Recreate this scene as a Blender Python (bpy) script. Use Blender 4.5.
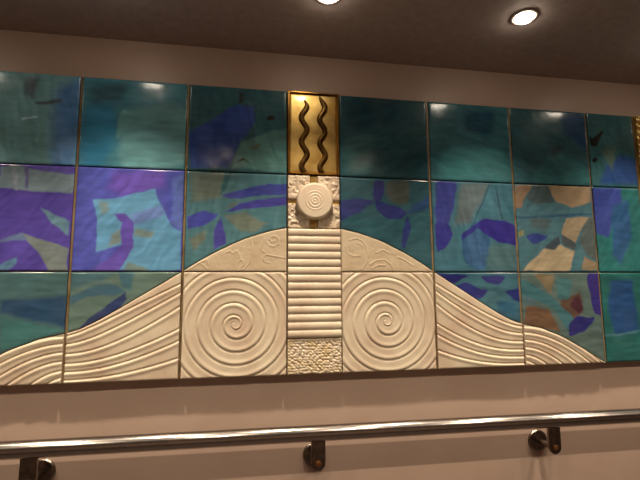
import bpy, math
import numpy as np
from mathutils import Matrix, Vector

# ------------------------------------------------------------------ camera, world, exposure
scene = bpy.context.scene
for o in list(bpy.data.objects):
    bpy.data.objects.remove(o, do_unlink=True)
COL = scene.collection

cam_data = bpy.data.cameras.new('camera')
cam_data.sensor_width = 36.0
cam_data.lens = 430.0 / 640.0 * 36.0
cam_data.clip_start = 0.02
cam = bpy.data.objects.new('camera', cam_data)
COL.objects.link(cam)
cam.matrix_world = Matrix(((0.985601, -0.014014, -0.168504, -0.22410),
                           (-0.168947, -0.121904, -0.978057, -1.41634),
                           (-0.006834, 0.992443, -0.122516, -0.06990),
                           (0, 0, 0, 1)))
scene.camera = cam

world = bpy.data.worlds.new('world')
world.use_nodes = True
world.node_tree.nodes['Background'].inputs[0].default_value = (1.0, 0.8, 0.62, 1)
world.node_tree.nodes['Background'].inputs[1].default_value = 0.0
scene.world = world

scene.view_settings.view_transform = 'Standard'
scene.view_settings.look = 'None'
scene.view_settings.gamma = 1.0
scene.view_settings.use_curve_mapping = False
scene.view_settings.exposure = 0.0

LAMP_COLOR = (1.0, 0.81, 0.61)
NEAR_W, FAR_W = 52.0, 25.0            # downlight strengths: row by the mural, row down the corridor
NEAR_Y, FAR_Y = -0.300, -1.10
NEAR_X = (-1.8, -1.19, -0.6, -.002, 0.618, 1.2, 1.8)
FAR_X = (-2.07, -1.22, -0.37, 0.48, 1.33, 2.18)
CEIL_Z, FLOOR_Z, WALL_Y, FRONT_Y = 0.779, -1.46, 0.0285, -2.5
LEFT_X, RIGHT_X = -3.2, 3.2

# ------------------------------------------------------------------ helpers
def s2l(c):
    c = np.asarray(c, float) / 255.0
    return np.where(c <= 0.04045, c / 12.92, ((c + 0.055) / 1.055) ** 2.4)

def props(o, label=None, cat=None, group=None, kind=None):
    if label: o['label'] = label
    if cat: o['category'] = cat
    if group: o['group'] = group
    if kind: o['kind'] = kind
    return o

def link(name, verts, faces, mat, parent=None, smooth=None, cols=None):
    me = bpy.data.meshes.new(name)
    me.from_pydata([tuple(map(float, v)) for v in verts], [], faces)
    if smooth is True:
        smooth = [True] * len(faces)
    if smooth is not None:
        me.polygons.foreach_set('use_smooth', smooth)
    if cols is not None:
        a = me.color_attributes.new('paint', 'FLOAT_COLOR', 'POINT')
        a.data.foreach_set('color', np.c_[cols, np.ones(len(cols))].astype(np.float32).ravel())
    me.materials.append(mat)
    me.update()
    o = bpy.data.objects.new(name, me)
    COL.objects.link(o)
    if parent: o.parent = parent
    return o

def empty(name, loc=(0, 0, 0)):
    o = bpy.data.objects.new(name, None)
    o.empty_display_size = 0.02
    o.location = loc
    COL.objects.link(o)
    return o

class MB:
    """collects primitive shapes into one mesh"""
    def __init__(self): self.v, self.f, self.s = [], [], []
    def add(self, v, f, s):
        n = len(self.v)
        self.v += [tuple(p) for p in v]
        self.f += [tuple(i + n for i in q) for q in f]
        self.s += [s] * len(f)
    def box(self, a, b, c=0.0):
        # box with chamfered edges (c) seen from -y
        x0, y0, z0 = a; x1, y1, z1 = b
        if c <= 0:
            v = [(x, y, z) for x in (x0, x1) for y in (y0, y1) for z in (z0, z1)]
            self.add(v, [(0, 1, 3, 2), (4, 6, 7, 5), (0, 4, 5, 1), (2, 3, 7, 6), (0, 2, 6, 4), (1, 5, 7, 3)], False)
        else:
            rings = [(0, c), (c, 0), (y1 - y0 - c, 0), (y1 - y0, c)]
            v = []
            for d, i in rings:
                v += [(x0 + i, y0 + d, z0 + i), (x1 - i, y0 + d, z0 + i), (x1 - i, y0 + d, z1 - i), (x0 + i, y0 + d, z1 - i)]
            f = [(0, 1, 2, 3), (15, 14, 13, 12)]
            for r in range(3):
                for k in range(4):
                    a_, b_ = r * 4 + k, r * 4 + (k + 1) % 4
                    f.append((a_, a_ + 4, b_ + 4, b_))
            self.add(v, f, False)
    def lathe(self, origin, axis, prof, n=40):
        # prof: (distance along axis, radius)
        ax = Vector(axis).normalized()
        u = ax.orthogonal().normalized(); w = ax.cross(u)
        v = []
        for d, r in prof:
            for k in range(n):
                t = 2 * math.pi * k / n
                v.append(Vector(origin) + ax * d + (u * math.cos(t) + w * math.sin(t)) * max(r, 1e-5))
        f = []
        for i in range(len(prof) - 1):
            for k in range(n):
                f.append((i * n + k, i * n + (k + 1) % n, (i + 1) * n + (k + 1) % n, (i + 1) * n + k))
        self.add(v, f, True)
    def build(self, name, mat, parent=None):
        return link(name, self.v, self.f, mat, parent, smooth=self.s)

def sharpen(o, deg=35):
    o.data.set_sharp_from_angle(angle=math.radians(deg))
    return o

# numpy value noise
_rng = np.random.RandomState(7)
_tab = _rng.rand(256, 256)
def vnoise(x, z, scale, seed=0):
    X = x / scale + 31.7 * seed + 100; Z = z / scale + 17.3 * seed + 100
    i = np.floor(X).astype(int); j = np.floor(Z).astype(int)
    a = X - i; b = Z - j
    a = a * a * (3 - 2 * a); b = b * b * (3 - 2 * b)
    g = lambda p, q: _tab[p % 256, q % 256]
    return ((g(i, j) * (1 - a) + g(i + 1, j) * a) * (1 - b) + (g(i, j + 1) * (1 - a) + g(i + 1, j + 1) * a) * b) * 2 - 1
def fbm(x, z, scale, seed=0):
    return vnoise(x, z, scale, seed) * .55 + vnoise(x, z, scale * .5, seed + 3) * .3 + vnoise(x, z, scale * .25, seed + 5) * .15

# ------------------------------------------------------------------ materials
def new_mat(name):
    m = bpy.data.materials.new(name); m.use_nodes = True
    nt = m.node_tree
    return m, nt, nt.nodes['Principled BSDF']

def simple(name, rgb, rough=.5, metal=0.0, noise=0.0, nscale=20.0, bump=0.0, bscale=200.0, rgb2=None, spec=.5, stretch=(1, 1, 1)):
    m, nt, b = new_mat(name)
    c = tuple(s2l(rgb)) + (1,)
    b.inputs['Base Color'].default_value = c
    b.inputs['Roughness'].default_value = rough
    b.inputs['Metallic'].default_value = metal
    b.inputs['Specular IOR Level'].default_value = spec
    tc = nt.nodes.new('ShaderNodeTexCoord')
    mp = nt.nodes.new('ShaderNodeMapping'); mp.inputs['Scale'].default_value = stretch
    nt.links.new(tc.outputs['Object'], mp.inputs[0])
    if rgb2 is not None or noise:
        n = nt.nodes.new('ShaderNodeTexNoise'); n.inputs['Scale'].default_value = nscale; n.inputs['Detail'].default_value = 5
        nt.links.new(mp.outputs[0], n.inputs['Vector'])
        r = nt.nodes.new('ShaderNodeValToRGB')
        r.color_ramp.elements[0].position = .38; r.color_ramp.elements[1].position = .68
        r.color_ramp.elements[0].color = c
        r.color_ramp.elements[1].color = tuple(s2l(rgb2 if rgb2 is not None else [v * (1 - noise) for v in rgb])) + (1,)
        nt.links.new(n.outputs['Fac'], r.inputs[0]); nt.links.new(r.outputs[0], b.inputs['Base Color'])
    if bump:
        n = nt.nodes.new('ShaderNodeTexNoise'); n.inputs['Scale'].default_value = bscale; n.inputs['Detail'].default_value = 3
        nt.links.new(mp.outputs[0], n.inputs['Vector'])
        bp = nt.nodes.new('ShaderNodeBump'); bp.inputs['Strength'].default_value = bump; bp.inputs['Distance'].default_value = .002
        nt.links.new(n.outputs['Fac'], bp.inputs['Height']); nt.links.new(bp.outputs[0], b.inputs['Normal'])
    return m

def glaze_mat():
    m, nt, b = new_mat('painted_glaze')
    at = nt.nodes.new('ShaderNodeAttribute'); at.attribute_name = 'paint'
    tc = nt.nodes.new('ShaderNodeTexCoord')
    mp = nt.nodes.new('ShaderNodeMapping'); mp.inputs['Scale'].default_value = (14, 14, 60)
    nt.links.new(tc.outputs['Object'], mp.inputs[0])
    n = nt.nodes.new('ShaderNodeTexNoise'); n.inputs['Scale'].default_value = 1.0; n.inputs['Detail'].default_value = 6
    nt.links.new(mp.outputs[0], n.inputs['Vector'])
    mr = nt.nodes.new('ShaderNodeMapRange'); mr.inputs[1].default_value = .3; mr.inputs[2].default_value = .7
    mr.inputs[3].default_value = .86; mr.inputs[4].default_value = 1.14
    nt.links.new(n.outputs['Fac'], mr.inputs[0])
    mx = nt.nodes.new('ShaderNodeVectorMath'); mx.operation = 'SCALE'
    nt.links.new(at.outputs['Color'], mx.inputs[0]); nt.links.new(mr.outputs[0], mx.inputs['Scale'])
    nt.links.new(mx.outputs[0], b.inputs['Base Color'])
    n2 = nt.nodes.new('ShaderNodeTexNoise'); n2.inputs['Scale'].default_value = 25; n2.inputs['Detail'].default_value = 3
    nt.links.new(tc.outputs['Object'], n2.inputs['Vector'])
    r2 = nt.nodes.new('ShaderNodeMapRange'); r2.inputs[3].default_value = .14; r2.inputs[4].default_value = .24
    nt.links.new(n2.outputs['Fac'], r2.inputs[0]); nt.links.new(r2.outputs[0], b.inputs['Roughness'])
    bp = nt.nodes.new('ShaderNodeBump'); bp.inputs['Strength'].default_value = .25; bp.inputs['Distance'].default_value = .001
    nt.links.new(n2.outputs['Fac'], bp.inputs['Height']); nt.links.new(bp.outputs[0], b.inputs['Normal'])
    b.inputs['Specular IOR Level'].default_value = .45
    return m

def emit_mat(name, rgb, s):
    m, nt, b = new_mat(name)
    b.inputs['Base Color'].default_value = (.9, .9, .9, 1)
    b.inputs['Emission Color'].default_value = tuple(rgb) + (1,)
    b.inputs['Emission Strength'].default_value = s
    return m

M = dict(
    glaze=glaze_mat(),
    white=simple('pale_matt_glaze', (220, 208, 184), .42, rgb2=(203, 182, 160), nscale=8, bump=.12, bscale=160),
    cream=simple('cream_clay_glaze', (208, 193, 166), .45, rgb2=(200, 181, 152), nscale=14, bump=.15, bscale=200),
    pebble=simple('ochre_washed_clay', (216, 202, 180), .45, rgb2=(208, 188, 148), nscale=18),
    gold=simple('gold_leaf', (240, 206, 128), .36, 1.0, rgb2=(214, 172, 92), nscale=22, bump=.06, bscale=60),
    brass=simple('brass_trim', (176, 132, 62), .30, 1.0, rgb2=(120, 84, 38), nscale=14, stretch=(1, 1, 1)),
    bronze=simple('dark_bronze', (92, 66, 34), .32, 1.0, rgb2=(130, 100, 54), nscale=30),
    strip=simple('brassy_joint_strip', (156, 134, 96), .45, .3, rgb2=(112, 92, 60), nscale=18),
    board=simple('bronzed_backing_board', (140, 100, 56), .42, .7, rgb2=(96, 66, 38), nscale=12),
    wall=simple('beige_wall_laminate', (184, 162, 147), .42, rgb2=(180, 157, 142), nscale=6, bump=.04, bscale=300, spec=.4),
    ceiling=simple('brown_ceiling_paint', (172, 157, 150), .75, rgb2=(162, 147, 140), nscale=40, bump=.1, bscale=400),
    floor=simple('brown_carpet', (78, 66, 61), .95, rgb2=(64, 52, 48), nscale=90, bump=.6, bscale=500),
    steel=simple('polished_steel', (186, 180, 176), .20, 1.0, rgb2=(174, 168, 164), nscale=40),
    darksteel=simple('tarnished_steel', (146, 134, 126), .25, 1.0, rgb2=(116, 106, 98), nscale=60),
    boltm=simple('worn_brass_bolt', (186, 134, 84), .4, 1.0),
    trim=simple('brown_lamp_trim', (165, 150, 142), .6),
    added_baffle=simple('black_added_baffle', (22, 20, 19), .8),  # for the unseen collars added to block light from the corridor lamps
    lamp=emit_mat('lamp_glow', (1.0, .86, .68), 48.0),
)
b_ = M['gold'].node_tree.nodes['Principled BSDF']
b_.inputs['Coat Weight'].default_value = 1.0; b_.inputs['Coat Roughness'].default_value = .10

# ------------------------------------------------------------------ painted decoration (metres on the mural face)
PAINT = {
  (0, 0): ((78, 112, 112), [([(-0.8287,0.5744),(-0.7461,0.6213),(-0.753,0.3298),(-0.8273,0.3266)],(50,85,120),8),([(-0.8832,0.5273),(-0.8123,0.5456),(-0.8059,0.5361),(-0.8743,0.5214)],(58,58,58),2),([(-0.9167,0.4783),(-0.8716,0.4822),(-0.8714,0.479),(-0.9164,0.4741)],(140,160,160),1),([(-0.9088,0.608),(-0.8745,0.6108),(-0.8896,0.5367),(-0.9141,0.5612)],(70,80,82),4)]),
  (0, 1): ((60, 115, 125), [([(-0.6175,0.5224),(-0.425,0.5529),(-0.4249,0.3377),(-0.6236,0.329)],(85,130,130),5),([(-0.7401,0.5141),(-0.6653,0.5699),(-0.6339,0.4208),(-0.6831,0.3329),(-0.7472,0.3301)],(35,110,138),6),([(-0.6367,0.4173),(-0.5887,0.4939),(-0.6205,0.5222),(-0.6344,0.4943)],(88,138,133),1.2),([(-0.7269,0.5991),(-0.6061,0.6086),(-0.6342,0.5552),(-0.7085,0.533)],(50,85,95),7)]),  # broad pale patch also carries haze reflected in the glaze
  (0, 2): ((45, 85, 88), [([(-0.4128,0.4638),(-0.3656,0.4943),(-0.3015,0.5439),(-0.2688,0.5603),(-0.2086,0.5609),(-0.2012,0.5081),(-0.2273,0.4607),(-0.2503,0.442),(-0.2658,0.3892),(-0.2878,0.3436),(-0.4092,0.3384)],(45,68,130),1.5),([(-0.2501,0.435),(-0.1772,0.4636),(-0.0924,0.4934),(-0.092,0.3382),(-0.2748,0.3442)],(75,115,108),2),([(-0.1642,0.5211),(-0.1507,0.5327),(-0.1337,0.5302),(-0.1404,0.519),(-0.1574,0.5144)],(50,40,25),1),([(-0.2588,0.362),(-0.2394,0.3801),(-0.2061,0.3575),(-0.236,0.3699)],(60,60,40),1),([(-0.2596,0.6108),(-0.2429,0.6121),(-0.2423,0.5728),(-0.2589,0.5681)],(50,55,50),2),([(-0.2235,0.4225),(-0.1769,0.4355),(-0.1968,0.4169)],(90,95,75),1)]),
  (0, 4): ((40, 82, 86), [([(0.1113,0.4619),(0.2209,0.4864),(0.1995,0.3504),(0.1096,0.3466)],(55,98,98),7),([(0.1136,0.6242),(0.3183,0.6241),(0.2777,0.5269),(0.1299,0.4995)],(32,66,74),7)]),
  (0, 5): ((52, 104, 108), [([(0.571,0.5954),(0.6933,0.6036),(0.6672,0.512),(0.5673,0.5255)],(36,74,90),7),([(0.4846,0.4447),(0.7045,0.4559),(0.7379,0.3423),(0.4606,0.339)],(58,118,118),7)]),
  (0, 6): ((48, 88, 92), [([(0.9699,0.6222),(1.0748,0.6128),(1.0796,0.475),(0.9838,0.5301)],(36,70,100),5),([(0.9354,0.4677),(1.072,0.3948),(1.0755,0.3395),(0.8195,0.3339)],(52,108,108),4),([(0.9139,0.4666),(0.9583,0.4848),(0.9693,0.4615),(0.9245,0.4395)],(52,72,74),4)]),
  (0, 7): ((48, 94, 96), [([(1.0922,0.4918),(1.0935,0.5283),(1.1061,0.5209),(1.1208,0.5339),(1.1503,0.5601),(1.1585,0.5524),(1.1376,0.5226),(1.1164,0.489)],(32,34,28),1.6),([(1.0913,0.4355),(1.108,0.4483),(1.1179,0.4367),(1.1012,0.4239)],(35,35,28),1),([(1.1495,0.4181),(1.2215,0.4619),(1.2974,0.4451),(1.2955,0.3476),(1.1196,0.3411)],(40,72,125),4),([(1.1331,0.4778),(1.2076,0.502),(1.1789,0.3993)],(82,102,88),3)]),
  (1, 0): ((95, 70, 165), [([(-0.9665,0.3235),(-0.9115,0.326),(-0.8714,0.3119),(-0.7572,0.304),(-0.7566,0.2435),(-0.9611,0.2521)],(128,142,148),1),([(-0.8691,0.3184),(-0.7547,0.3105),(-0.7543,0.3025),(-0.86,0.3093)],(100,80,170),1),([(-0.8467,0.1937),(-0.7597,0.1523),(-0.76,0.1088),(-0.8098,0.1419)],(105,140,155),1),([(-0.8911,0.1159),(-0.8406,0.1015),(-0.7576,0.0689),(-0.7592,0.0018),(-0.8119,0.0017),(-0.8371,0.0498),(-0.8727,0.0888)],(132,136,130),1),([(-0.949,0.0938),(-0.8911,0.1159),(-0.8732,0.0949),(-0.9486,0.0878)],(110,125,160),1.5),([(-0.9434,0.0192),(-0.8993,0.0403),(-0.8977,0.0194),(-0.9207,0.0015),(-0.942,0.0015)],(90,130,160),1.2),([(-0.9334,0.3219),(-0.9196,0.3225),(-0.9142,0.2476),(-0.9224,0.2473)],(150,150,160),1),([(-0.9002,0.3233),(-0.889,0.3238),(-0.8843,0.2548),(-0.8926,0.2545)],(110,100,150),1)]),
  (1, 1): ((90, 90, 187), [([(-0.6378,0.3154),(-0.4868,0.3283),(-0.4848,0.2722),(-0.6043,0.2356),(-0.6644,0.2561)],(120,85,190),5),([(-0.4641,0.2961),(-0.4182,0.3246),(-0.4246,0.127),(-0.4591,0.149)],(105,120,200),3),([(-0.6977,0.2231),(-0.6629,0.2258),(-0.6117,0.2338),(-0.5182,0.2644),(-0.498,0.2129),(-0.4573,0.141),(-0.4308,0.1269),(-0.4268,0.0024),(-0.6082,0.0021),(-0.5896,0.0425),(-0.609,0.0829),(-0.6762,0.0635),(-0.6818,0.1697)],(100,160,195),1),([(-0.6829,0.2172),(-0.6537,0.218),(-0.6521,0.1862),(-0.6691,0.1763)],(130,150,150),2),([(-0.6368,0.1139),(-0.6115,0.1364),(-0.6095,0.0923),(-0.6466,0.0763)],(128,138,130),2),([(-0.5861,0.0301),(-0.5355,0.0178),(-0.52,0.0022),(-0.5936,0.0021)],(125,140,130),2),([(-0.5869,0.1783),(-0.5281,0.2055),(-0.498,0.2129),(-0.4816,0.1808),(-0.5412,0.1569),(-0.5765,0.1466)],(115,138,200),3),([(-0.5702,0.1372),(-0.5099,0.1255),(-0.5241,0.1062),(-0.5722,0.115)],(135,150,140),2),([(-0.6313,0.1804),(-0.602,0.1843),(-0.577,0.1562),(-0.5715,0.0992),(-0.5734,0.0739),(-0.6082,0.0021),(-0.6944,0.0019),(-0.6391,0.0422),(-0.609,0.0829),(-0.611,0.1238),(-0.6065,0.1555)],(110,80,180),1)]),
  (1, 2): ((85, 130, 135), [([(-0.4088,0.3249),(-0.2875,0.3266),(-0.3052,0.245),(-0.3995,0.2222)],(115,125,110),3),([(-0.2972,0.3262),(-0.2745,0.3271),(-0.2928,0.2689),(-0.3118,0.2515)],(50,105,110),1.5),([(-0.3054,0.2517),(-0.2183,0.28),(-0.0919,0.3),(-0.0918,0.2603),(-0.1983,0.2518),(-0.2794,0.2391)],(72,75,160),1),([(-0.2914,0.1921),(-0.2501,0.2266),(-0.1817,0.2404),(-0.0918,0.2552),(-0.0917,0.2243),(-0.1945,0.2113)],(80,70,160),1),([(-0.4138,0.176),(-0.3581,0.197),(-0.3168,0.1881),(-0.3322,0.168),(-0.3724,0.1442),(-0.4126,0.1369)],(80,80,175),1),([(-0.3194,0.1617),(-0.307,0.1784),(-0.2899,0.1195),(-0.2894,0.0933),(-0.3268,0.0702),(-0.3281,0.1287)],(85,75,165),1),([(-0.2943,0.1821),(-0.2302,0.1936),(-0.1546,0.1585),(-0.1969,0.131),(-0.2454,0.1301)],(125,130,110),2.5),([(-0.4023,0.1016),(-0.3534,0.1348),(-0.3526,0.1023),(-0.3859,0.0696)],(120,125,105),2.5),([(-0.2855,0.2189),(-0.247,0.2367),(-0.2661,0.2161),(-0.2915,0.202)],(110,120,110),1)]),
  (1, 4): ((58, 104, 112), [([(0.2171,0.3223),(0.2499,0.3235),(0.2489,0.2839),(0.2261,0.244),(0.2083,0.2576)],(62,62,128),1),([(0.2154,0.2507),(0.2514,0.2411),(0.3059,0.2248),(0.3275,0.2075),(0.3047,0.1856),(0.2608,0.1846),(0.2252,0.2085)],(60,62,130),1),([(0.0905,0.24),(0.1437,0.2521),(0.2117,0.2471),(0.1788,0.2214),(0.1073,0.1846),(0.0897,0.1773)],(64,68,132),1.3),([(0.3275,0.2075),(0.3619,0.2371),(0.4084,0.2748),(0.4103,0.2277),(0.3722,0.2122)],(55,88,132),2),([(0.3309,0.2005),(0.3441,0.1545),(0.3199,0.0872),(0.3055,0.094),(0.3147,0.154)],(58,66,132),1),([(0.2645,0.3205),(0.3385,0.316),(0.3358,0.2364),(0.288,0.2422),(0.2558,0.2698)],(98,102,92),3)]),
  (1, 5): ((72, 122, 136), [([(0.5353,0.1292),(0.5923,0.1811),(0.6443,0.1309),(0.6321,0.0582),(0.5904,0.0079),(0.5458,0.0362)],(58,98,138),1.2),([(0.5658,0.1224),(0.5985,0.152),(0.616,0.1159),(0.6052,0.0652),(0.5808,0.0435),(0.5631,0.072)],(80,132,142),1.2),([(0.5373,0.3234),(0.6559,0.3241),(0.6115,0.2442),(0.5689,0.1806),(0.5103,0.1685)],(108,118,118),4),([(0.4446,0.3237),(0.5218,0.3243),(0.5102,0.245),(0.4835,0.168),(0.4381,0.1706)],(70,72,152),2),([(0.4346,0.1778),(0.491,0.1645),(0.4971,0.1322),(0.4685,0.0889),(0.434,0.0743)],(65,60,150),1),([(0.5461,0.1149),(0.6067,0.1595),(0.6295,0.0799),(0.6179,0.0151),(0.5604,0.022)],(68,108,150),2),([(0.6426,0.1018),(0.7494,0.0957),(0.7514,0.0082),(0.6252,0.008)],(88,122,125),3),([(0.5995,0.1703),(0.6363,0.1946),(0.6903,0.1888),(0.7584,0.1661),(0.754,0.1032),(0.6853,0.1096),(0.6329,0.138)],(65,50,147),0.8),([(0.5332,0.1112),(0.5398,0.1437),(0.5899,0.1738),(0.603,0.1631),(0.5609,0.1332)],(65,60,142),1),([(0.6475,0.3162),(0.6555,0.3165),(0.5923,0.1811),(0.5845,0.181)],(62,98,110),1),([(0.6751,0.3097),(0.6831,0.31),(0.7001,0.1983),(0.6921,0.1981)],(62,98,110),1)]),
  (1, 6): ((78, 118, 126), [([(0.8935,0.329),(1.0746,0.3296),(1.0731,0.2689),(0.9889,0.2433),(0.9231,0.2683)],(172,136,98),0.8),([(0.7571,0.324),(0.8271,0.3242),(0.7996,0.2874),(0.7825,0.2426),(0.7552,0.237)],(155,118,88),1),([(0.8398,0.327),(0.8902,0.3288),(0.9225,0.2606),(0.8346,0.2581),(0.7988,0.276)],(82,96,96),1.5),([(0.9642,0.2043),(1.0759,0.2069),(1.0199,0.1612),(0.9897,0.1099),(0.9362,0.143)],(175,144,108),0.8),([(0.9223,0.1075),(0.9827,0.0782),(0.9577,0.005),(0.7611,0.0046),(0.8499,0.0821)],(186,155,114),0.8),([(1.0256,0.0613),(1.0886,0.0278),(1.0864,0.0052),(1.0098,0.0051)],(166,135,98),0.8),([(0.7883,0.1313),(0.8258,0.1412),(0.8828,0.1328),(0.8227,0.1003)],(60,72,142),1),([(0.8628,0.0897),(0.9246,0.1353),(0.9266,0.1091),(0.8953,0.0826)],(72,82,88),1),([(0.9417,0.1394),(0.9897,0.1099),(0.9832,0.0834),(0.935,0.1092)],(82,86,86),1),([(1.0727,0.2184),(1.0811,0.0391),(1.0103,0.1026),(1.0241,0.1597)],(96,102,96),1.5),([(0.81,0.2045),(0.8926,0.2027),(0.8806,0.1571),(0.8151,0.1634)],(90,105,105),4),([(0.7407,0.2029),(1.0647,0.2259),(1.0636,0.2143),(0.7402,0.1954)],(58,95,118),1),([(0.7571,0.1475),(0.7779,0.1553),(0.7803,0.1331),(0.7598,0.129)],(150,140,90),0.8)]),
  (1, 7): ((45, 124, 118), [([(1.0828,0.324),(1.2073,0.3284),(1.2112,0.2809),(1.1563,0.1815),(1.1336,0.1309),(1.0837,0.1531)],(70,82,165),2),([(1.1644,0.2598),(1.2382,0.2817),(1.241,0.1442),(1.1841,0.0282),(1.1444,0.066)],(50,98,145),3)]),
  (2, 0): ((80, 112, 110), [([(-0.9356,-0.0836),(-0.8487,-0.0815),(-0.7604,-0.0704),(-0.7543,-0.1711),(-0.8595,-0.1399),(-0.9325,-0.1243)],(50,80,108),3),([(-0.9318,-0.133),(-0.8589,-0.1487),(-0.7675,-0.1796),(-0.924,-0.236)],(70,122,116),1)]),
  (2, 1): ((106, 126, 110), [([(-0.7234,-0.1806),(-0.6732,-0.1281),(-0.6212,-0.0866),(-0.5908,-0.0594),(-0.5856,-0.0839),(-0.6192,-0.1289),(-0.685,-0.1696)],(60,70,112),1.2),([(-0.7571,-0.0794),(-0.7409,-0.0705),(-0.6621,-0.0377),(-0.6148,-0.041),(-0.5908,-0.0594),(-0.622,-0.0714),(-0.6987,-0.0739),(-0.7447,-0.1003)],(70,106,122),2),([(-0.6079,-0.0041),(-0.5641,-0.004),(-0.5764,-0.0564),(-0.5999,-0.0502)],(75,112,122),2),([(-0.7616,-0.0043),(-0.6137,-0.0041),(-0.6641,-0.0316),(-0.753,-0.0555)],(80,115,120),4)]),
  (2, 5): ((66, 108, 122), [([(0.554,-0.0977),(0.6322,-0.0702),(0.7162,-0.0992),(0.686,-0.1412),(0.6102,-0.1157)],(80,128,138),3),([(0.4455,-0.0064),(0.6751,-0.0063),(0.7518,-0.0423),(0.5941,-0.0629)],(74,122,134),4),([(0.4233,-0.003),(0.5533,-0.0099),(0.5003,-0.038),(0.4667,-0.0344)],(55,50,122),1),([(0.4994,-0.0554),(0.5497,-0.0346),(0.5941,-0.0629),(0.6249,-0.0631),(0.6002,-0.0911),(0.547,-0.0871)],(60,60,137),1),([(0.5969,-0.0134),(0.6943,-0.0135),(0.6729,-0.042),(0.6264,-0.0383)],(65,62,132),1.2),([(0.6911,-0.0635),(0.7627,-0.0567),(0.7594,-0.1032),(0.728,-0.0993)],(50,55,127),1),([(0.6615,-0.0987),(0.7275,-0.1064),(0.7237,-0.1628),(0.6666,-0.1409)],(55,105,130),3)]),
  (2, 6): ((102, 118, 108), [([(0.9089,-0.101),(0.9943,-0.0725),(1.0042,-0.1457),(0.9513,-0.181),(0.9116,-0.1659)],(110,78,62),3),([(0.7675,-0.0459),(0.8299,-0.0715),(0.8102,-0.118),(0.7626,-0.1139)],(96,120,124),2),([(0.772,-0.1211),(0.8615,-0.1315),(0.9034,-0.214),(0.7575,-0.1845)],(134,92,62),2),([(0.8065,-0.0062),(0.8921,-0.0061),(0.8765,-0.0826)],(145,118,82),1.5),([(0.761,-0.0243),(0.8847,-0.0972),(0.9526,-0.1666),(0.9321,-0.2128),(0.8745,-0.1223),(0.757,-0.0817)],(70,118,122),1),([(0.903,-0.0245),(0.9651,-0.0246),(0.9504,-0.0978),(0.901,-0.0973)],(75,122,122),2),([(0.9807,-0.0834),(1.0054,-0.1333),(0.9828,-0.1526),(0.9481,-0.1232)],(92,50,55),1.5),([(0.9381,-0.19),(0.9736,-0.1619),(1.0482,-0.1674),(0.9977,-0.216),(0.9387,-0.2308)],(56,50,122),1),([(1.0253,-0.0098),(1.0849,-0.0098),(1.0828,-0.1596),(1.0457,-0.1499)],(66,50,127),1)]),
  (2, 7): ((40, 108, 100), [([(1.126,-0.0285),(1.2219,-0.0287),(1.2359,-0.2156),(1.1264,-0.2315),(1.1061,-0.1397)],(40,82,132),3),([(1.0757,-0.2303),(1.2359,-0.2156),(1.2351,-0.2229),(1.075,-0.2375)],(80,130,140),1)]),
}
SWIRL_L = [[(-0.2113,0.1079),(-0.2055,0.0853),(-0.2052,0.0627),(-0.2131,0.0318),(-0.232,0.0066)],[(-0.1719,0.0687),(-0.1522,0.0547),(-0.1268,0.0509),(-0.0973,0.0455)],[(-0.1581,0.0972),(-0.1496,0.086),(-0.1326,0.0833),(-0.1202,0.092),(-0.1186,0.1081),(-0.13,0.1177),(-0.1442,0.1157),(-0.1497,0.1059),(-0.1412,0.0975),(-0.1328,0.1022)],[(-0.1666,0.1085),(-0.1721,0.0914),(-0.1775,0.0743)],[(-0.1492,0.0293),(-0.1632,0.032),(-0.1705,0.0433),(-0.1662,0.0546),(-0.155,0.0547)],[(-0.2489,0.0316),(-0.2435,0.04),(-0.2336,0.0356),(-0.2312,0.0233),(-0.2404,0.0149),(-0.2457,0.0038)],[(-0.2876,0.062),(-0.2768,0.0676),(-0.2657,0.0594),(-0.2549,0.0679),(-0.2465,0.0567),(-0.2436,0.0428)],[(-0.3727,0.0282),(-0.3593,0.0216),(-0.3456,0.0091)],[(-0.3986,0.0089),(-0.3727,0.0282),(-0.3464,0.0393),(-0.3433,0.0228)]]
SWIRL_R = [[(0.1229,0.1088),(0.146,0.1148),(0.1661,0.1066),(0.1802,0.0841),(0.1854,0.0588),(0.179,0.0307),(0.1613,0.0083)],[(0.1053,0.0861),(0.1136,0.0638),(0.1334,0.0528),(0.1565,0.0558)],[(0.1905,0.0252),(0.2141,0.0393),(0.2434,0.0423),(0.2665,0.0255),(0.2747,0.0058)],[(0.1989,0.0112),(0.2195,0.0225),(0.2429,0.0226)],[(0.1457,0.0978),(0.1601,0.0952),(0.1686,0.0868)],[(0.2147,0.0647),(0.2384,0.0763),(0.2617,0.0651)],[(0.2909,0.0512),(0.3144,0.0428),(0.3437,0.023)]]
# ------------------------------------------------------------------ room shell
def shell(name, a, b, mat):
    m = MB(); m.box(a, b)
    return props(m.build(name, mat), kind='structure')
W = .1
shell('wall_back', (LEFT_X - W, WALL_Y, FLOOR_Z), (RIGHT_X + W, WALL_Y + W, CEIL_Z), M['wall'])
shell('wall_front', (LEFT_X - W, FRONT_Y - W, FLOOR_Z), (RIGHT_X + W, FRONT_Y, CEIL_Z), M['wall'])
shell('wall_left', (LEFT_X - W, FRONT_Y, FLOOR_Z), (LEFT_X, WALL_Y, CEIL_Z), M['wall'])
shell('wall_right', (RIGHT_X, FRONT_Y, FLOOR_Z), (RIGHT_X + W, WALL_Y, CEIL_Z), M['wall'])
shell('floor', (LEFT_X - W, FRONT_Y - W, FLOOR_Z - W), (RIGHT_X + W, WALL_Y + W, FLOOR_Z), M['floor'])
shell('ceiling', (LEFT_X - W, FRONT_Y - W, CEIL_Z), (RIGHT_X + W, WALL_Y + W, CEIL_Z + W), M['ceiling'])

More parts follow.
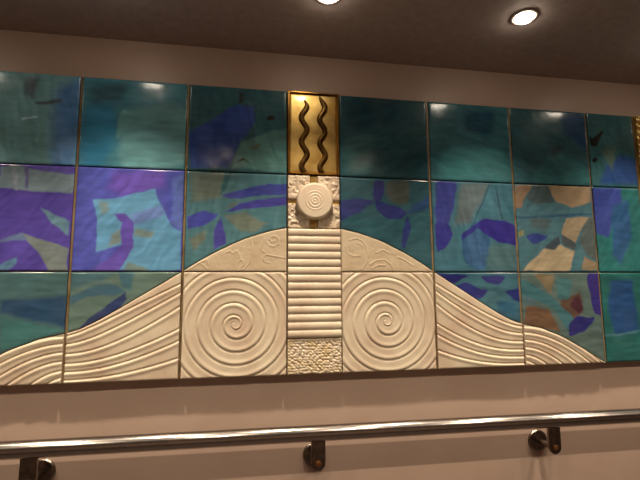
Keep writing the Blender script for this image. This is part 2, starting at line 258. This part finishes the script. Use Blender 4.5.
# ------------------------------------------------------------------ mural geometry
VX = {0: (-1.082, -.752), 1: (-.752, -.422), 2: (-.422, -.092), 3: (-.092, .092), 4: (.092, .422), 5: (.422, .752), 6: (.752, 1.082), 7: (1.082, 1.297)}
RZ = {0: (.33, .628), 1: (0.0, .33), 2: (-.33, 0.0)}
GX, GZ = .0045, .0018                    # half gaps between panels
BACK = .018
_cx = np.array([.0, .0928, .1523, .2332, .3148, .3809, .422, .516, .5918, .6601, .7121, .7566, .8209, .9016, .9821, 1.0359, 1.0765, 1.12])
_cz = np.array([.150, .1456, .1325, .1060, .0660, .0278, .0, -.0585, -.106, -.1475, -.1735, -.1866, -.1995, -.2303, -.2731, -.3071, -.3315, -.358])
_fx = np.linspace(0, 1.12, 400)
_fz = np.interp(_fx, _cx, _cz)
_k = np.exp(-np.linspace(-2.2, 2.2, 19) ** 2); _k /= _k.sum()
_fz = np.convolve(np.pad(_fz, 9, mode='edge'), _k, mode='valid')
def curve(x):
    return np.interp(np.abs(x), _fx, _fz)

def poly_sd(x, z, P):
    """signed distance to polygon, negative inside"""
    d = np.full(x.shape, 1e9); inside = np.zeros(x.shape, bool)
    n = len(P)
    for i in range(n):
        ax, az = P[i]; bx, bz = P[(i + 1) % n]
        ex, ez = bx - ax, bz - az
        t = np.clip(((x - ax) * ex + (z - az) * ez) / (ex * ex + ez * ez + 1e-12), 0, 1)
        d = np.minimum(d, np.hypot(x - ax - t * ex, z - az - t * ez))
        c = ((az > z) != (bz > z)) & (x < (bx - ax) * (z - az) / (bz - az + 1e-12) + ax)
        inside ^= c
    return np.where(inside, -d, d)

def line_d(x, z, P):
    d = np.full(x.shape, 1e9)
    for (ax, az), (bx, bz) in zip(P[:-1], P[1:]):
        ex, ez = bx - ax, bz - az
        t = np.clip(((x - ax) * ex + (z - az) * ez) / (ex * ex + ez * ez + 1e-12), 0, 1)
        d = np.minimum(d, np.hypot(x - ax - t * ex, z - az - t * ez))
    return d

def rounded(P, n=2):
    # corner cutting, for strokes that were brushed with round ends
    P = [np.array(p, float) for p in P]
    m = sum(P) / len(P); P = [m + (p - m) * 1.07 for p in P]
    for _ in range(n):
        Q = []
        for a, c in zip(P, P[1:] + P[:1]): Q += [a * .86 + c * .14, a * .14 + c * .86]
        P = Q
    return [tuple(p) for p in P]
ILLUM = np.array([1.12, .92, .80])
PAINT_LIGHT_GAIN = {0: (2.5, 1.45, 1.45, 1, 1.1, 1.05, 1.2, 1.1), 1: (.97, .97, .9, 1, .72, .8, .85, .78), 2: (.85, .9, 1, 1, 1, .8, .8, .8)}
def painted(key):
    base, layers = PAINT[key]
    layers = [(rounded(p) if (key not in ((1, 0), (1, 1), (2, 0), (1, 7), (2, 7), (0, 2), (1, 2), (0, 7), (2, 1)) and (c_[2] > c_[0] + 22 or max(c_) < 106)) else p, c_, s_) for p, c_, s_ in layers]
    def f(x, z):
        wx = x + fbm(x, z, .045, 1) * .007; wz = z + fbm(x, z, .045, 2) * .007
        c = np.tile(s2l(base), x.shape + (1,))
        for poly, rgb, soft in layers:
            s = max(soft, 1.0) * .0030
            a = np.clip(.5 - poly_sd(wx, wz, poly) / (2 * s), 0, 1)
            a = a * a * (3 - 2 * a)
            c = c * (1 - a[..., None]) + s2l(rgb) * a[..., None]
        n = fbm(x, z, .07, hash(key) % 5)
        c = c * (1 + .17 * n[..., None])
        # long brush strokes
        ang = (hash(key) % 7) * .45; u = x * math.cos(ang) + z * math.sin(ang); w = -x * math.sin(ang) + z * math.cos(ang)
        c = c * (1 + .16 * vnoise(u * .22, w + fbm(x, z, .08, 7) * .02, .012, 13)[..., None])
        lum = (c * np.array([.25, .6, .15])).sum(-1, keepdims=True)
        c = c * .84 + lum * .16
        c = c + (fbm(x, z, .05, 9)[..., None] * .012) * np.array([1.0, .6, .2])
        return np.clip(c / ILLUM * PAINT_LIGHT_GAIN[key[0]][key[1]], .004, .9)
    return f

def piece(name, x0, x1, zb, zt, hfun, mat, res=.0022, front=0.0, cfun=None, back=BACK, parent=None, minh=.0012, edge=.0025):
    """a slab whose face follows hfun(x, z) (height towards the room) between zb(x) and zt(x)"""
    nx = max(2, int((x1 - x0) / res)); 
    xs = np.linspace(x0, x1, nx + 1)
    b = np.array([zb(v) for v in xs]); t = np.maximum(np.array([zt(v) for v in xs]), b + minh)
    nz = max(2, int((t - b).max() / res))
    vv = np.linspace(0, 1, nz + 1)
    X = np.repeat(xs[:, None], nz + 1, 1); Z = b[:, None] + (t - b)[:, None] * vv[None, :]
    H = hfun(X, Z)
    # rounded arris at the slab's rim
    de = np.minimum(np.minimum(X - x0, x1 - X), np.minimum(Z - b[:, None], t[:, None] - Z))
    H = H - .0022 * np.exp(-np.maximum(de, 0) / edge * 1.5)
    Y = front - H
    V = np.stack([X, Y, Z], -1).reshape(-1, 3)
    idx = np.arange((nx + 1) * (nz + 1)).reshape(nx + 1, nz + 1)
    F = np.stack([idx[:-1, :-1], idx[1:, :-1], idx[1:, 1:], idx[:-1, 1:]], -1).reshape(-1, 4)
    rim = np.concatenate([idx[:, 0], idx[-1, 1:], idx[::-1, -1][1:], idx[0, ::-1][1:-1]])
    n0 = len(V); R1 = V[rim]; R2 = R1.copy(); R2[:, 1] = back
    V2 = np.concatenate([V, R1, R2]); m = len(rim)
    faces = F.tolist(); ns = len(faces)
    for k in range(m):
        a, c = n0 + k, n0 + (k + 1) % m
        faces.append((a, a + m, c + m, c))
    faces.append(tuple(n0 + m + k for k in range(m)))
    sm = [True] * ns + [False] * (m + 1)
    cols = None
    if cfun is not None:
        cc = cfun(X, Z).reshape(-1, 3)
        cols = np.concatenate([cc, cc[rim] * .8, cc[rim] * .8])
    return link(name, V2, faces, mat, parent, smooth=sm, cols=cols)

def const(v): return lambda x: v

def glaze_h(seed):
    def f(x, z):
        return fbm(x, z, .09, seed) * .0011 - .5 * np.maximum(z - .593, 0) ** 2
    return f

# ---- painted glazed tiles
GL = {
 (0, 0): 'teal-grey glazed wall tile with dark brush smears, leftmost of the top row',
 (0, 1): 'bright teal glazed tile in the top row with a pale pointed wedge stroke',
 (0, 2): 'teal glazed tile with a large dark blue patch, directly left of the gold panel',
 (0, 4): 'plain very dark teal glazed tile directly right of the gold wavy-line panel',
 (0, 5): 'plain dark teal glazed tile, second to the right of the gold wavy-line panel',
 (0, 6): 'plain dark green-blue glazed tile above the tile with tan shapes',
 (0, 7): 'narrow dark teal glazed tile with black brush dabs in the top right corner',
 (1, 0): 'violet glazed tile with grey and teal wedges at the left edge of the middle row',
 (1, 1): 'blue-violet glazed tile with a pale turquoise four-pointed shape',
 (1, 2): 'teal glazed tile with long violet petals, cut by the arch left of the white disc',
 (1, 4): 'dark teal glazed tile with purple petals, cut by the arch right of the white disc',
 (1, 5): 'blue-green glazed tile with one big dark purple oval at its right edge',
 (1, 6): 'teal glazed tile with large tan patches between grey-blue bands',
 (1, 7): 'green-teal glazed tile with a violet upper left corner, right end of the middle row',
 (2, 0): 'green-blue glazed tile with a navy band above the cream waves, lower left corner',
 (2, 1): 'olive and teal glazed tile with a navy swoosh above the rising cream waves',
 (2, 5): 'dark blue and purple glazed triangle above the falling cream waves',
 (2, 6): 'rust, tan and teal glazed tile with purple patches above the last cream waves',
 (2, 7): 'teal glazed tile with a vertical blue swath, bottom right corner of the mural',
}
for (r, c), lab in GL.items():
    x0, x1 = VX[c]; z0, z1 = RZ[r]
    x0 += GX; x1 -= GX; z0 += GZ; z1 -= GZ
    if c == 2: x1 = VX[c][1] - .0015
    if c == 4: x0 = VX[c][0] + .0015
    cut = (r == 1 and c in (2, 4)) or (r == 2 and c in (0, 1, 5, 6))
    zb = (lambda x, z0=z0: max(z0, float(curve(x)) + .003)) if cut else const(z0)
    o = piece('glazed_tile', x0, x1, zb, const(z1), glaze_h(r * 8 + c), M['glaze'], res=.0024, cfun=painted((r, c)), minh=.0005)
    props(o, lab, 'wall tile', 'painted glazed tiles of the mural')

# ---- cream relief tiles
def ridge(d, a=.0040):
    # carved line with a raised lip below it; d measured across the line, up positive
    return -a * np.exp(-((d - .0030) / .0026) ** 2) + a * .5 * np.exp(-((d + .0045) / .0062) ** 2)

def fam_mid(side):
    # wave lines of the tile next to the spirals (u runs 0 at the spiral side .. 1 at the outer side)
    st = [-.039, -.066, -.109, -.177, -.2145, -.2675]; en = [-.011, -.034, -.062, -.090, -.114, -.137]
    z_end = float(curve(.752)); z_st = float(curve(.422))
    def h(x, z):
        ax = np.abs(x); tot = np.zeros_like(x)
        g = (curve(ax) - z_end) / (z_st - z_end)
        for k in range(6):
            a = z_st + st[k] * 1.0; b = z_end + en[k]
            gg = np.clip(g, 0, 1.2) ** ((1.15, 1.4, 1.75, 1.9, 2.0, 2.1)[k] * (.82 if side < 0 else 1))
            zk = b + (a - b) * gg
            sl = np.gradient(zk[:, 0], ax[:, 0]) if zk.ndim == 2 else 0
            cs = 1 / np.sqrt(1 + sl ** 2)
            tot += ridge((z - zk) * cs[:, None])
        return tot + fbm(x, z, .03, 4) * .0006 + .004
    return h

def fam_end(side):
    # nested arcs falling to the bottom edge
    yk = np.array([-.0105, -.032, -.057, -.083, -.110, -.130]); xk = np.array([1.0765 - .022, 1.012, .955, .898, .835, .790])
    z0 = float(curve(.752)); zb = -.33
    def h(x, z):
        ax = np.abs(x); tot = np.zeros_like(x)
        for k in range(6):
            a = z0 + yk[k] 
            t = np.maximum(ax - .752, 0) / (xk[k] - .752)
            zk = a - (a - zb) * t ** 1.8
            sl = (a - zb) * 1.8 * np.maximum(t, 1e-4) ** .8 / (xk[k] - .752)
            tot += ridge((z - zk) / np.sqrt(1 + sl ** 2))
        return tot + fbm(x, z, .03, 4) * .0006 + .004
    return h

def spiral(cx, cz, a, n0):
    def h(x, z):
        dx, dz = x - cx, z - cz
        r = np.hypot(dx, dz); th = np.arctan2(dz, dx) / (2 * math.pi)
        n = r / a - .55 * np.exp(-(r / .018) ** 2) - th - n0
        d = (n - np.round(n)) * a
        amp = np.clip(r / .016, .35, 1)
        rr = ridge_r(d) * amp
        return rr + fbm(x, z, .04, 6) * .0007 + .004
    return h
def ridge_r(d, a=.0042):
    # d grows outwards: lip on the inside, carved line outside
    return -a * .8 * np.exp(-((d - .0034) / .0030) ** 2) + a * .5 * np.exp(-((d + .0050) / .0066) ** 2)

def relief(label, x0, x1, zb, zt, h, mat, **k):
    return props(piece('relief_tile', x0, x1, zb, zt, h, mat, res=.0016, **k), label, 'relief tile', 'cream relief tiles of the mural')

zlo = -.33 + GZ
relief('cream relief tile with long wavy lines rising towards the left spiral', -.752 + GX, -.422 - GX, const(zlo), lambda x: float(curve(x)), fam_mid(-1), M['white'])
relief('cream relief tile with long wavy lines falling away from the right spiral', .422 + GX, .752 - GX, const(zlo), lambda x: float(curve(x)), fam_mid(1), M['white'])
relief('cream relief tile of nested arcs in the lower left corner of the mural', -1.082 + GX, -.752 - GX, const(zlo), lambda x: min(float(curve(x)), 0), fam_end(-1), M['white'])
relief('cream relief tile of nested arcs tapering to a point at lower right', .752 + GX, 1.076, const(zlo), lambda x: float(curve(x)), fam_end(1), M['white'])
relief('square cream relief tile carved with a big spiral, left of the ribbed column', -.422 + GX, -.092 - .0012, const(zlo), const(-GZ), spiral(-.2563, -.1666, .0402, .34), M['white'])
relief('square cream relief tile carved with a big spiral, right of the ribbed column', .092 + .0012, .422 - GX, const(zlo), const(-GZ), spiral(.2453, -.1660, .0405, .32), M['white'])

def swirl_h(lines, seed):
    def h(x, z):
        tot = fbm(x, z, .02, seed) * .0008 + .0035
        for P in lines:
            d = line_d(x, z, P)
            tot = tot + .0011 * np.exp(-(d / .0024) ** 2)
        return tot
    return h
relief('cream quarter-arch relief tile with fine curling tendrils above the left spiral', -.422 + GX, -.092 - .0012, const(GZ), lambda x: float(curve(x)), swirl_h(SWIRL_L, 11), M['cream'])
relief('cream quarter-arch relief tile with faint scrolls above the right spiral', .092 + .0012, .422 - GX, const(GZ), lambda x: float(curve(x)), swirl_h(SWIRL_R, 12), M['cream'])

# ---- centre column: ribbed panel, pebbled tile
def ribs(x, z):
    zz = (z + .2150) / (.3595 / 14)
    p = zz - np.floor(zz)
    wob = fbm(x, z, .03, 8) * .0004
    return .0045 + .0075 * np.sqrt(np.clip(1 - (2 * (p - .52) / 1.04) ** 2, 0, 1)) + wob
o = piece('ribbed_relief_tile', -.0885, .0885, const(-.2140), const(.1445), ribs, M['white'], res=.0016)
props(o, 'pale ribbed panel of fourteen rounded horizontal bars between the two spirals', 'relief panel')

def pebbles(x, z):
    rs = np.random.RandomState(3)
    sx, sz = .0115, .0085
    best = np.full(x.shape, 9.0); 
    wx = x + z * .35
    for i in range(-20, 12):
        for j in range(-43, -20):
            px = i * sx + rs.uniform(-.35, .35) * sx + (j % 2) * sx / 2; pz = j * sz + rs.uniform(-.3, .3) * sz
            d = ((wx - px - .35 * pz * 0) / (sx * .62)) ** 2 + ((z - pz) / (sz * .66)) ** 2
            best = np.minimum(best, d)
    return .002 + .0038 * np.sqrt(np.clip(1 - best, 0, 1)) + fbm(x, z, .02, 5) * .0006
o = piece('pebbled_tile', -.0885, .0885, const(-.3282), const(-.2170), pebbles, M['pebble'], res=.0014)
props(o, 'small cream tile of pebbly bumps below the ribbed column', 'relief tile')

# ---- disc panel
dp = empty('disc_panel', (0, 0, 0))
props(dp, 'square panel of a white ringed disc over rough white corners and a gold cross', 'relief panel')
zc = .2370
def rough_h(seed):
    return lambda x, z: .0025 + .0035 * np.maximum(vnoise(x, z, .0105, seed), -.4) + .0014 * vnoise(x, z, .005, seed + 1)
for (a, b, c_, d_) in ((-.0885, -.0135, .148, zc - .0075), (.0135, .0885, .148, zc - .0075), (-.0885, -.0135, zc + .0075, .3275), (.0135, .0885, zc + .0075, .3275)):
    o = piece('corner_block', a, b, const(c_), const(d_), rough_h(int(a * 1000) % 7 + int(c_ * 50)), M['white'], res=.0015, parent=dp)
m = MB(); m.box((-.0125, .003, .148), (.0125, BACK, .3275), .0015); m.box((-.0885, .0035, zc - .0065), (.0885, BACK - .001, zc + .0065), .0015)
props(m.build('cross_bars', M['gold'], dp), 'gold cross bars')
m = MB()
prof = [(0, .0585), (-.004, .0610), (-.020, .0625), (-.0265, .0615), (-.0295, .0570), (-.0305, .0530)]
for i in range(60):
    r = .052 * (1 - i / 60)
    prof.append((-.0305 - .0022 * math.sin((1 - r / .05) * math.pi / 2) - .0005 * math.cos(r / .0105 * 2 * math.pi) * (1 if r < .036 else 0), r))
prof.append((-.034, 0))
m.lathe((0, .004, zc), (0, 1, 0), prof, 72)
m.build('disc', M['white'], dp)

# ---- gold panel with two wavy lines
gp = empty('gold_panel', (0, 0, 0))
props(gp, 'gold leaf panel with two dark wavy vertical lines at the top of the centre column', 'gold panel')
gz0, gz1 = .333, .628
def leaf(x, z): return fbm(x, z, .06, 3) * .0007 - .45 * np.maximum(z - .562, 0) ** 2
piece('gold_plate', -.0833, .0833, const(gz0 + .0042), const(gz1 - .0052), leaf, M['gold'], res=.002, front=.002, parent=gp)
m = MB()
m.box((-.0895, -.005, gz0), (-.0835, BACK, gz1), .0012); m.box((.0835, -.005, gz0), (.0895, BACK, gz1), .0012)
m.box((-.0835, -.004, gz1 - .005), (.0835, BACK, gz1), .001); m.box((-.0835, -.004, gz0), (.0835, BACK, gz0 + .004), .001)
m.build('gold_frame', M['brass'], gp)
for cx, zpk, top in ((-.0325, .578, .5985), (.0315, .575, .619)):
    n = 110; V = []; F = []; bot = gz0 + .006; PER, AMP = .0865, .0095
    for i in range(n + 1):
        t = i / n; z = top + (bot - top) * t
        q = 2 * math.pi * (zpk - z) / PER + math.pi / 2
        x = cx + AMP * math.sin(q)
        slope = -AMP * 2 * math.pi / PER * math.cos(q)
        w = .0104 * min(1, .12 + t * 9) / math.hypot(1, slope) ** .3
        nx, nz = 1 / math.hypot(1, slope), -slope / math.hypot(1, slope)
        for s, y in ((-1, .002), (-.9, -.0015), (-.5, -.0030), (0, -.0034), (.5, -.0030), (.9, -.0015), (1, .002)):
            V.append((x + s * w * nx, y, z + s * w * nz))
    for i in range(n):
        for k in range(6):
            a = i * 7 + k; F.append((a, a + 7, a + 8, a + 1))
    F.append(tuple(range(7))); F.append(tuple(n * 7 + 6 - k for k in range(7)))
    link('wavy_line', V, F, M['bronze'], gp, smooth=True)

# ---- gold ribbed panel, right edge of view
def gribs(x, z):
    p = (z - .33) / .0265; p = p - np.floor(p)
    return .003 + .009 * np.sqrt(np.clip(1 - (2 * p - 1) ** 2, 0, 1)) + fbm(x, z, .012, 2) * .0012
o = piece('ribbed_gold_panel', 1.302, 1.482, const(.3318), const(.6262), gribs, M['gold'], res=.0022)
props(o, 'glittering ribbed gold panel cut off by the right edge of the photo', 'gold panel')

# ---- the mural runs on a little beyond both sides of the view
def plain(x, z):
    c = np.tile(s2l((52, 104, 108)), x.shape + (1,)) * (1 + .2 * fbm(x, z, .07, 2)[..., None])
    return np.clip(c / ILLUM * 1.2, .004, .9)
EXTRA = [(x0, x1, r) for (x0, x1) in ((-1.412, -1.082), (1.4865, 1.812)) for r in (0, 1, 2)] + [(1.302, 1.482, 1), (1.302, 1.482, 2)]
for x0, x1, r in EXTRA:
    g = GX if x1 - x0 > .2 else 0
    o = piece('glazed_tile', x0 + g, x1 - g, const(RZ[r][0] + GZ), const(RZ[r][1] - GZ), glaze_h(r + 31), M['glaze'], res=.008, cfun=plain, edge=.006)
    if x1 < 0: lab = 'plain teal glazed tile of the column just beyond the left edge of the photo'
    elif x0 > 1.4: lab = 'plain teal glazed tile of the last column, beyond the ribbed gold panel'
    else: lab = 'narrow plain teal glazed tile underneath the ribbed gold panel'
    props(o, lab, 'wall tile', 'plain glazed tiles beyond the edges of the view')

# ---- backing board
m = MB(); m.box((-1.410, BACK, -.3285), (1.812, WALL_Y - .0004, .6270))
bb = props(m.build('backing_board', M['board']), 'thin bronze-brown backing board showing in the joints between the mural tiles', 'board')
STRIPS = ((-.752, 'brassy joint strip, leftmost one, between the two left tile columns'),
          (-.422, 'brassy joint strip running down the left side of the left spiral'),
          (.422, 'brassy joint strip running down the right side of the right spiral'),
          (.752, 'brassy joint strip along the left side of the tile with tan patches'),
          (1.082, 'brassy joint strip along the right side of the tile with tan patches'),
          (1.2995, 'brassy joint strip beside the ribbed gold panel at the right edge'))
for vx, lab in STRIPS:
    m = MB(); w = .0034 if vx < .9 else .0022
    if vx > 1.2: w = .0018
    m.box((vx - w, .0035, -.3285), (vx + w, BACK - .0002, .6270), .0008)
    props(m.build('joint_strip', M['strip']), lab, 'metal strip', 'joint strips between the mural tiles')

# ------------------------------------------------------------------ handrail
hr = empty('handrail', (0, -.06, -.4940))
props(hr, 'polished steel handrail along the wall below the mural', 'handrail')
RAIL_R = .0235
HY, HZ = -.06, -.4940
def P(x, y, z): return (x, y - HY, z - HZ)
m = MB()
m.lathe((-2.9, 0, 0), (1, 0, 0), [(0, 0), (0, RAIL_R * .8), (.004, RAIL_R), (5.796, RAIL_R), (5.8, RAIL_R * .8), (5.8, 0)], 48)
sharpen(m.build('rail', M['steel'], hr))
for bx in (-1.6, -.8, 0.0, .8, 1.6):
    m = MB()
    # flat upright strap with rounded foot, under the rail
    zt, zb_, w = -RAIL_R * .7, -.086, .0215
    out = [(-w, zt), (w, zt)] + [(w * math.cos(a), zb_ - w * math.sin(a)) for a in np.linspace(0, math.pi, 20)]
    n = len(out); V = [(bx + x, -.005, z) for x, z in out] + [(bx + x, .005, z) for x, z in out]
    m.add(V, [tuple(reversed(range(n))), tuple(range(n, 2 * n))] + [(i, (i + 1) % n, (i + 1) % n + n, i + n) for i in range(n)], False)
    # arm back to the wall
    m.lathe((bx, .003, -.090), (0, 1, 0), [(0, .0095), (WALL_Y - HY - .008, .0095)], 24)
    br = m.build('bracket', M['darksteel'], hr)
    m = MB(); m.lathe((bx, WALL_Y - HY, -.091), (0, -1, 0), [(0, .036), (.004, .036), (.008, .033), (.009, .028), (.009, .0096)], 40)
    sharpen(m.build('wall_flange', M['darksteel'], br))
    m = MB(); m.lathe((bx, -.005, -.086), (0, -1, 0), [(0, .0085), (.003, .0085), (.0045, .006), (.0047, 0)], 24)
    sharpen(props(m.build('bolt', M['boltm'], br), 'brass-coloured round bolt head'))
hr.rotation_euler = (0, math.radians(.38), 0)

# ------------------------------------------------------------------ downlights
def lamp_light(name, x, y, w, size, blend):
    L = bpy.data.lights.new(name, 'SPOT'); L.energy = w; L.color = LAMP_COLOR
    L.spot_size = size; L.spot_blend = blend; L.shadow_soft_size = .018
    o = bpy.data.objects.new(name, L); o.location = (x, y, CEIL_Z - .012); COL.objects.link(o)
    return o
def downlight(x, y, w, label, group, size, blend, deep=False):
    t = empty('downlight', (x, y, CEIL_Z)); props(t, label, 'ceiling light', group)
    m = MB(); m.lathe((0, 0, 0), (0, 0, -1), [(0, .040), (.002, .040), (.004, .037), (.004, .031), (.001, .029), (0, .029)], 40)
    m.build('trim_ring', M['trim'], t)
    if deep:                              # unseen, added to cut tile reflections: baffle round the lamps of the corridor row
        m = MB(); m.lathe((0, 0, 0), (0, 0, -1), [(.0005, .0300), (.024, .0305), (.024, .0330), (.0005, .0330)], 40)
        m.build('added_baffle', M['added_baffle'], t)
    m = MB(); m.lathe((0, 0, 0), (0, 0, -1), [(0, .0250), (.006, .0245), (.012, .0205), (.0165, .012), (.018, 0)] if not deep else [(0, .0262), (.002, .0258), (.004, .013), (.0045, 0)], 32)
    m.build('lamp', M['lamp'], t)
    s = lamp_light('bulb_light', 0, 0, w, size, blend); s.location = (0, 0, -.0195 if not deep else -.010); s.parent = t
    return t
for x in NEAR_X:
    if abs(x - .618) < .01: lab = 'round bright downlight in full view in the brown ceiling, upper right'
    elif abs(x) < .01: lab = 'round downlight at the top edge of the photo above the gold panel'
    elif x == -.6: lab = 'round recessed ceiling downlight in line with the second tile column, out of frame'
    elif x == 1.2: lab = 'round recessed ceiling downlight in line with the third tile column right of centre'
    else: lab = 'round recessed ceiling downlight in the row nearest the mural wall, towards its ends'
    downlight(x, NEAR_Y, NEAR_W, lab, 'ceiling downlights beside the mural', math.radians(97), 1.0)
for x in FAR_X:
    downlight(x, FAR_Y, FAR_W, 'round recessed ceiling downlight in the row further from the mural', 'ceiling downlights along the corridor', math.radians(150), .6, True)
